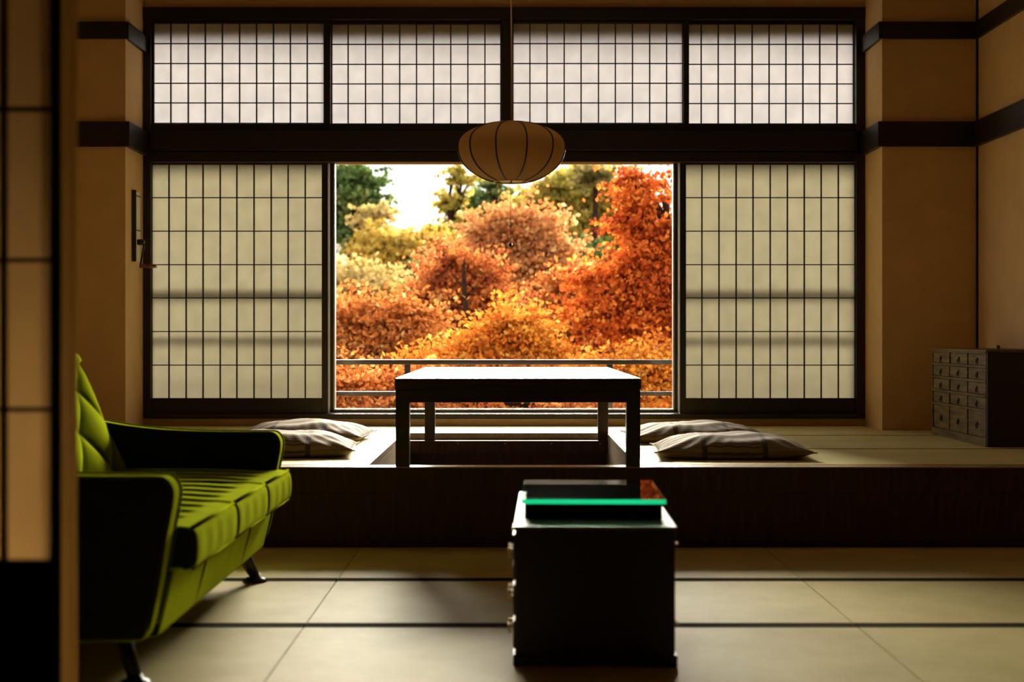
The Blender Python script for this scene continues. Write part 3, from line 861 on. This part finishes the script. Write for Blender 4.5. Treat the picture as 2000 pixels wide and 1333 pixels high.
# ------------------------------------------------------------------ balcony and railing
struct(MB().box(XL - .3, XR + .3, DW + .14, DW + 1.0, -.05, .12).build('balcony', M['bark']), 'narrow balcony slab outside the window', 'balcony')
t = thing('balcony_railing', 'dark metal railing with two horizontal rails outside the picture window', 'railing', (0, 10.95, .12))
DRL = 10.95
zt = at(0, 703, DRL).z; zt2 = at(0, 765, DRL).z
MB().box(-2.6, 2.6, DRL - .02, DRL + .02, zt - .036, zt).build('top_rail', M['rail_paint'], t, bevel=.004)
MB().box(-2.6, 2.6, DRL - .016, DRL + .016, zt2 - .032, zt2).build('lower_rail', M['rail_paint'], t, bevel=.004)
for px in (796, 1191):
    q = at(px, 700, DRL)
    MB().box(q.x - .022, q.x + .022, DRL - .015, DRL + .015, .12, zt - .036).build('post', M['rail_paint'], t, bevel=.002)
for x in (-2.4, 2.4):
    MB().box(x - .022, x + .022, DRL - .015, DRL + .015, .12, zt - .036).build('post', M['rail_paint'], t, bevel=.002)

# ------------------------------------------------------------------ hillside and trees
def hill(u, v):
    x = -45 + 90 * u; y = 12.5 + 107.5 * v
    z = -5.5 + 6.2 * min(1, max(0, (y - 24) / 46)) ** 1.2
    z += 2.2 * math.exp(-((x - 5) / 12) ** 2) * min(1, max(0, (y - 30) / 40))
    z += .5 * math.sin(x * .3 + y * .17) + .3 * math.sin(x * .9 - y * .5)
    return (x, y, z)
struct(MB().grid(hill, 70, 80).build('ground', M['hill'], smooth=True), 'autumn hillside below and beyond the window', 'ground')

def leaves_mesh(name, cen, size, mat, parent, stretch=1.5):
    n = len(cen)
    a = NR.normal(size=(n, 3)); a /= np.linalg.norm(a, axis=1)[:, None]
    b = NR.normal(size=(n, 3)); b -= (a * b).sum(1)[:, None] * a; b /= np.linalg.norm(b, axis=1)[:, None]
    s = size * NR.uniform(.6, 1.3, n)[:, None]
    v = np.empty((n, 4, 3))
    v[:, 0] = cen - a * s * stretch / 2; v[:, 1] = cen + b * s * .5 - a * s * .1
    v[:, 2] = cen + a * s * stretch / 2; v[:, 3] = cen - b * s * .5 - a * s * .1
    v = v.reshape(-1, 3) - np.array(parent.location)
    me = bpy.data.meshes.new(name)
    me.vertices.add(4 * n); me.vertices.foreach_set('co', v.ravel())
    me.loops.add(4 * n); me.loops.foreach_set('vertex_index', np.arange(4 * n, dtype=np.int32))
    me.polygons.add(n); me.polygons.foreach_set('loop_start', np.arange(0, 4 * n, 4, dtype=np.int32))
    me.update(calc_edges=True)
    return me, n

def tree(name, label, D, lobes, n, size, mat, trunk_px, flat_=.55, cl=40, spread=.28, tr=.10, group=None, limbs=True, depth=None):
    if depth is None: depth = .5 if name == 'maple_tree' else 1.0
    """lobes: (bearing px, height px, radius px [, vertical radius px]) at distance D; each lobe is a real 3D ellipsoid"""
    n = int(n * 2.6); size *= .62; spread *= .85; cl = cl * .9; flat_ *= .5
    L = []
    for q in lobes:
        c = at(q[0], q[1], D); rx = q[2] * D / F; rz = (q[3] if len(q) > 3 else q[2] * .8) * D / F
        c.y += R.uniform(-.6, .6) * rx * depth
        L.append((c, rx, rx * depth, rz))
    bx = at(trunk_px, 700, D).x
    gz = hill((bx + 45) / 90, (D - 12.5) / 107.5)[2]
    t = thing(name, label, 'tree', (bx, D, gz), group=group)
    SUB = []          # every lobe breaks up into uneven boughs
    for c, rx, ry, rz in L:
        for _ in range(7):
            d = NR.normal(size=3); d /= np.linalg.norm(d); q_ = NR.uniform(.25, .85)
            k_ = NR.uniform(.28, .55)
            SUB.append((c.x + d[0] * rx * q_, c.y + d[1] * ry * q_, c.z + d[2] * rz * q_, rx * k_, max(ry, .3 * rx) * k_, rz * k_ * .8))
    SUB = np.array(SUB)
    wts = SUB[:, 3] * SUB[:, 5]; wts /= wts.sum()
    nc = max(6, int(n / cl))
    idx = NR.choice(len(SUB), nc, p=wts)
    d = NR.normal(size=(nc, 3)); d /= np.linalg.norm(d, axis=1)[:, None]
    cc = SUB[idx, :3] + d * SUB[idx, 3:] * (NR.uniform(.2, 1.25, nc) ** .6)[:, None]
    # each spray of leaves runs outward along its twig
    dirn = d * np.array([1, 1, .5]) + NR.normal(size=(nc, 3)) * .35
    dirn /= np.linalg.norm(dirn, axis=1)[:, None]
    tone = np.clip(.5 + .9 * NR.normal(0, .12, len(SUB))[idx] + NR.normal(0, .16, nc), 0, 1)
    k = NR.integers(0, nc, n)
    sp = spread * np.array([.42, .42, .42 * flat_])
    cen = cc[k] + NR.normal(size=(n, 3)) * sp + dirn[k] * (NR.uniform(-1.2, 2.6, n) * spread)[:, None]
    me, n = leaves_mesh('foliage', cen, size, mat, t)
    at_ = me.attributes.new('leaf_tone', 'FLOAT', 'FACE')
    at_.data.foreach_set('value', np.clip(tone[k] + NR.normal(0, .16, n), 0, 1).astype(np.float32))
    me.materials.append(mat)
    ob = bpy.data.objects.new('foliage', me); COL.objects.link(ob); ob.parent = t
    # trunk, limbs and twigs
    m = MB()
    low = min(l[0].z for l in L); cxm = sum(l[0].x for l in L) / len(L)
    fork = Vector((bx * .7 + cxm * .3, D, max(gz + 1.0, low - .3 * L[0][3])))
    base_ = Vector((bx, D, gz - .1))
    mid = base_.lerp(fork, .5) + Vector((R.uniform(-.15, .15), R.uniform(-.1, .1), 0))
    m.tube([base_, mid, fork], [tr * 1.3, tr, tr * .8], 8)
    for c, rx, ry, rz in L:
        p1 = fork.lerp(c, .5) + Vector((R.uniform(-.15, .15), R.uniform(-.2, .2), R.uniform(0, .2)))
        m.tube([fork, p1, c, c + Vector((R.uniform(-.3, .3) * rx, 0, rz * .8))], [tr * .7, tr * .45, tr * .25, tr * .08], 6)
        for _ in range(5 if limbs else 2):
            d = Vector((R.gauss(0, 1), R.gauss(0, 1), R.gauss(0.3, .7))).normalized()
            st_ = p1.lerp(c, R.random())
            e = Vector((c.x + d.x * rx * .85, c.y + d.y * ry * .85, c.z + d.z * rz * .85))
            mm = st_.lerp(e, .5) + Vector((0, 0, .08 * rx))
            m.tube([st_, mm, e], [tr * .25, tr * .16, tr * .05], 5)
    if 'upright trunk' in label:      # slender leader standing clear in front of the crown
        p = [at(a_, b_, D - 1.0) for a_, b_ in ((918, 690), (913, 640), (909, 590), (905, 540), (908, 505))]
        m.tube([Vector((p[0].x + .1, D - .6, gz - .1))] + p, [.075, .046, .040, .034, .026, .008], 8)
        for a_, b_, c_, d_ in ((915, 660, 950, 625), (911, 610, 885, 580), (909, 590, 935, 550), (906, 560, 880, 530), (914, 650, 880, 640)):
            m.tube([at(a_, b_, D - 1.0), at((a_ + c_) / 2, (b_ + d_) / 2 + 6, D - .9), at(c_, d_, D - .8)], [.016, .011, .004], 5)
    m.build('trunk', M['bark'], t, smooth=True)
    return t

ORANGE = leaf_mat('orange_maple_leaves', [(0.174, 0.039, 0.020), (0.373, 0.092, 0.029), (0.571, 0.208, 0.050), (0.656, 0.376, 0.130)])
RED = leaf_mat('red_orange_maple_leaves', [(0.166, 0.023, 0.012), (0.409, 0.075, 0.017), (0.571, 0.137, 0.024), (0.679, 0.269, 0.051)])
TANO = leaf_mat('dull_orange_leaves', [(.20, .060, .018), (.46, .14, .030), (.58, .25, .07), (.62, .42, .18)])
PALE = leaf_mat('pale_orange_leaves', [(0.288, 0.107, 0.038), (0.486, 0.179, 0.058), (0.571, 0.296, 0.112), (0.600, 0.442, 0.207)])
AMBER = leaf_mat('amber_leaves', [(0.328, 0.079, 0.017), (0.571, 0.183, 0.028), (0.652, 0.301, 0.043), (0.679, 0.450, 0.101)])
GOLD = leaf_mat('golden_leaves', [(0.231, 0.146, 0.020), (0.429, 0.288, 0.044), (0.543, 0.373, 0.072), (0.600, 0.458, 0.153)])
OLIVE = leaf_mat('olive_yellow_leaves', [(0.180, 0.166, 0.028), (0.328, 0.274, 0.051), (0.436, 0.328, 0.072), (0.490, 0.369, 0.099)])
PINE = leaf_mat('pine_needles', [(0.036, 0.068, 0.024), (0.075, 0.132, 0.038), (0.146, 0.203, 0.058), (0.269, 0.259, 0.099)], .3)
STRAW = leaf_mat('straw_yellow_leaves', [(0.355, 0.247, 0.085), (0.490, 0.369, 0.126), (0.544, 0.409, 0.180), (0.585, 0.476, 0.166)])
DKOL = leaf_mat('dark_olive_leaves', [(0.085, 0.085, 0.028), (0.166, 0.153, 0.044), (0.247, 0.193, 0.072), (0.328, 0.247, 0.099)])

# far row
tree('pine_tree', 'dark green pine at the left edge of the view, rising into the sky', 40,
     [(702, 338, 24, 4), (665, 353, 36, 9), (708, 362, 26, 7), (690, 385, 44, 10), (718, 400, 32, 8), (660, 408, 40, 14), (700, 440, 44, 12), (680, 458, 46, 12), (640, 390, 36, 24)], 6000, .20, PINE, 690, .4, 60, .28, .16, 'trees beyond the railing', depth=.8)
tree('broadleaf_tree', 'sparse tan-leaved tree leaning out right of the left pine', 37,
     [(738, 412, 20, 9), (722, 428, 20, 10)], 260, .17, STRAW, 690, .5, 20, .2, .07, 'trees beyond the railing')
tree('broadleaf_tree', 'golden tree below the left pine', 36,
     [(760, 488, 36, 20), (800, 505, 36, 24), (785, 530, 44, 26), (835, 490, 24, 20)], 7000, .19, GOLD, 770, .6, 40, .3, .14, 'trees beyond the railing')
tree('broadleaf_tree', 'straw-yellow rounded tree at the lower left of the view', 30,
     [(675, 565, 56, 34), (735, 575, 42, 36), (650, 620, 70, 40), (745, 640, 50, 30)], 8000, .14, STRAW, 690, .6, 50, .3, .12, 'trees beyond the railing')
tree('broadleaf_tree', 'small dark green tree between the golden tree and the orange maple', 33,
     [(818, 545, 24, 16), (792, 568, 22, 18), (775, 595, 20, 18)], 2600, .15, PINE, 800, .5, 40, .2, .08, 'trees beyond the railing')
tree('broadleaf_tree', 'gold-leaved tree with sky showing through, left of the lantern', 42,
     [(882, 398, 20, 12), (900, 440, 26, 14), (852, 446, 18, 12), (872, 474, 32, 14), (920, 470, 30, 18), (900, 352, 24, 5), (888, 335, 14, 3)], 1900, .19, OLIVE, 880, .5, 30, .2, .14, 'trees beyond the railing')
tree('pine_tree', 'green pine with a pointed top just below the lantern', 51,
     [(960, 362, 10, 9), (960, 384, 26, 10), (985, 406, 44, 12), (925, 400, 28, 7), (1018, 397, 36, 9), (1000, 430, 52, 12), (922, 500, 30, 16), (950, 445, 56, 14)], 4600, .21, PINE, 960, .4, 50, .26, .16, 'trees beyond the railing')
tree('broadleaf_tree', 'large olive-yellow tree right of the lantern', 44,
     [(1115, 356, 46, 20), (1060, 388, 42, 18), (1160, 380, 56, 24), (1100, 410, 64, 28), (1170, 430, 56, 30), (1110, 460, 60, 26), (1185, 475, 46, 26), (1052, 430, 44, 24), (1205, 400, 34, 30)], 13000, .20, OLIVE, 1110, .6, 60, .35, .2, 'trees beyond the railing', depth=.6)
tree('pine_tree', 'sparse dark treetop standing above the large olive-yellow tree', 41,
     [(1155, 334, 20, 6), (1180, 342, 20, 6), (1145, 348, 16, 6)], 420, .18, DKOL, 1165, .4, 25, .2, .09, 'trees beyond the railing')
tree('broadleaf_tree', 'low green tree in the dip between the olive and red maples', 36,
     [(1130, 494, 30, 9), (1160, 500, 26, 9), (1090, 505, 28, 9)], 1800, .16, PINE, 1130, .5, 30, .2, .08, 'trees beyond the railing')
tree('broadleaf_tree', 'brownish distant trees along the skyline', 58,
     [(800, 535, 120, 26), (950, 500, 90, 30), (650, 525, 90, 30), (1080, 480, 90, 30), (1250, 500, 100, 50), (1400, 480, 80, 60), (560, 500, 80, 60)], 7000, .32, DKOL, 900, .6, 60, .6, .2, 'trees beyond the railing', depth=.5)
# middle row
tree('maple_tree', 'pale orange maple with thin branches in the middle of the view', 25,
     [(1000, 440, 42, 24), (955, 455, 40, 28), (1045, 450, 38, 28), (1070, 480, 40, 30), (990, 490, 60, 30), (1010, 540, 70, 34), (950, 530, 50, 40), (1080, 540, 50, 34), (1040, 590, 60, 30), (870, 530, 30, 40)], 13000, .095, PALE, 1010, .45, 45, .26, .09, 'maples beyond the railing')
tree('maple_tree', 'orange maple with a dark upright trunk left of the middle', 20.5,
     [(900, 515, 36, 22), (880, 545, 46, 24), (930, 545, 42, 26), (850, 590, 46, 26), (950, 600, 56, 30), (900, 590, 50, 30), (830, 640, 50, 30), (985, 640, 50, 26), (890, 640, 50, 26)], 11000, .078, ORANGE, 912, .4, 45, .20, .10, 'maples beyond the railing')
tree('maple_tree', 'dull orange maple filling the left foreground of the view', 17.4,
     [(680, 640, 60, 26), (740, 630, 56, 26), (640, 670, 60, 30), (790, 620, 40, 26), (700, 690, 70, 34), (790, 680, 60, 36), (620, 720, 60, 34), (740, 740, 70, 34)], 13000, .072, TANO, 700, .4, 45, .20, .08, 'maples beyond the railing')
tree('maple_tree', 'tall fiery red-orange maple rising along the right side of the view', 16.8,
     [(1232, 345, 16, 8), (1255, 362, 24, 9), (1295, 385, 26, 5), (1245, 405, 30, 10), (1325, 460, 40, 16), (1270, 452, 40, 14), (1232, 440, 26, 12), (1300, 500, 50, 20), (1350, 530, 50, 30), (1245, 525, 50, 18), (1170, 560, 44, 20), (1290, 560, 56, 24), (1220, 600, 60, 26), (1330, 610, 60, 30), (1160, 620, 44, 24), (1270, 640, 60, 26), (1370, 650, 50, 40)], 17000, .070, RED, 1400, .4, 42, .19, .12, 'maples beyond the railing')
tree('maple_tree', 'orange maple right of the middle, behind the right end of the table', 18.4,
     [(1110, 560, 40, 22), (1080, 600, 46, 22), (1130, 640, 56, 28), (1060, 660, 50, 26), (1180, 690, 50, 26), (1110, 700, 60, 26)], 8000, .074, ORANGE, 1120, .4, 45, .19, .08, 'maples beyond the railing')
# near row, low
tree('maple_tree', 'amber maple low in the middle, its crown just above the table', 15.3,
     [(1010, 635, 34, 20), (980, 670, 50, 26), (1040, 700, 54, 28), (930, 700, 50, 28), (1000, 740, 70, 30), (1090, 740, 60, 30), (880, 730, 50, 30)], 12000, .062, AMBER, 1000, .4, 45, .16, .07, 'maples beyond the railing')
tree('maple_tree', 'amber-orange maple low at the right, seen between the rails', 14.3,
     [(1180, 740, 60, 30), (1250, 730, 60, 30), (1320, 720, 60, 30), (1290, 780, 70, 30), (1200, 790, 70, 30), (1380, 760, 60, 40)], 10000, .060, AMBER, 1260, .4, 45, .16, .07, 'maples beyond the railing')
tree('maple_tree', 'orange maple low at the left, seen between the rails', 13.4,
     [(660, 760, 60, 28), (730, 770, 60, 28), (800, 770, 60, 30), (880, 790, 60, 26), (620, 790, 60, 30), (700, 800, 80, 24), (960, 800, 70, 24), (1080, 800, 70, 24)], 13000, .058, ORANGE, 760, .4, 45, .15, .07, 'maples beyond the railing')

# small white house far behind
q = at(700, 490, 50)
gz = hill((q.x + 45) / 90, (50 - 12.5) / 107.5)[2]
t = thing('house', 'small white house with blue window half hidden by trees at the left', 'house', (q.x, 50, gz))
MB().box(q.x - .7, q.x + 1.4, 48.5, 52, gz, q.z + .08).build('wall', M['house_wall'], t)
MB().prism([(q.x - .9, q.z + .08), (q.x + 1.6, q.z + .08), (q.x + 1.4, q.z + .30), (q.x - .7, q.z + .30)], 48.2, 52.3, 'Y').build('roof', M['house_wall'], t)
MB().box(q.x - .2, q.x + .50, 48.46, 48.5, q.z - .34, q.z - .10).build('window', M['house_roof'], t)
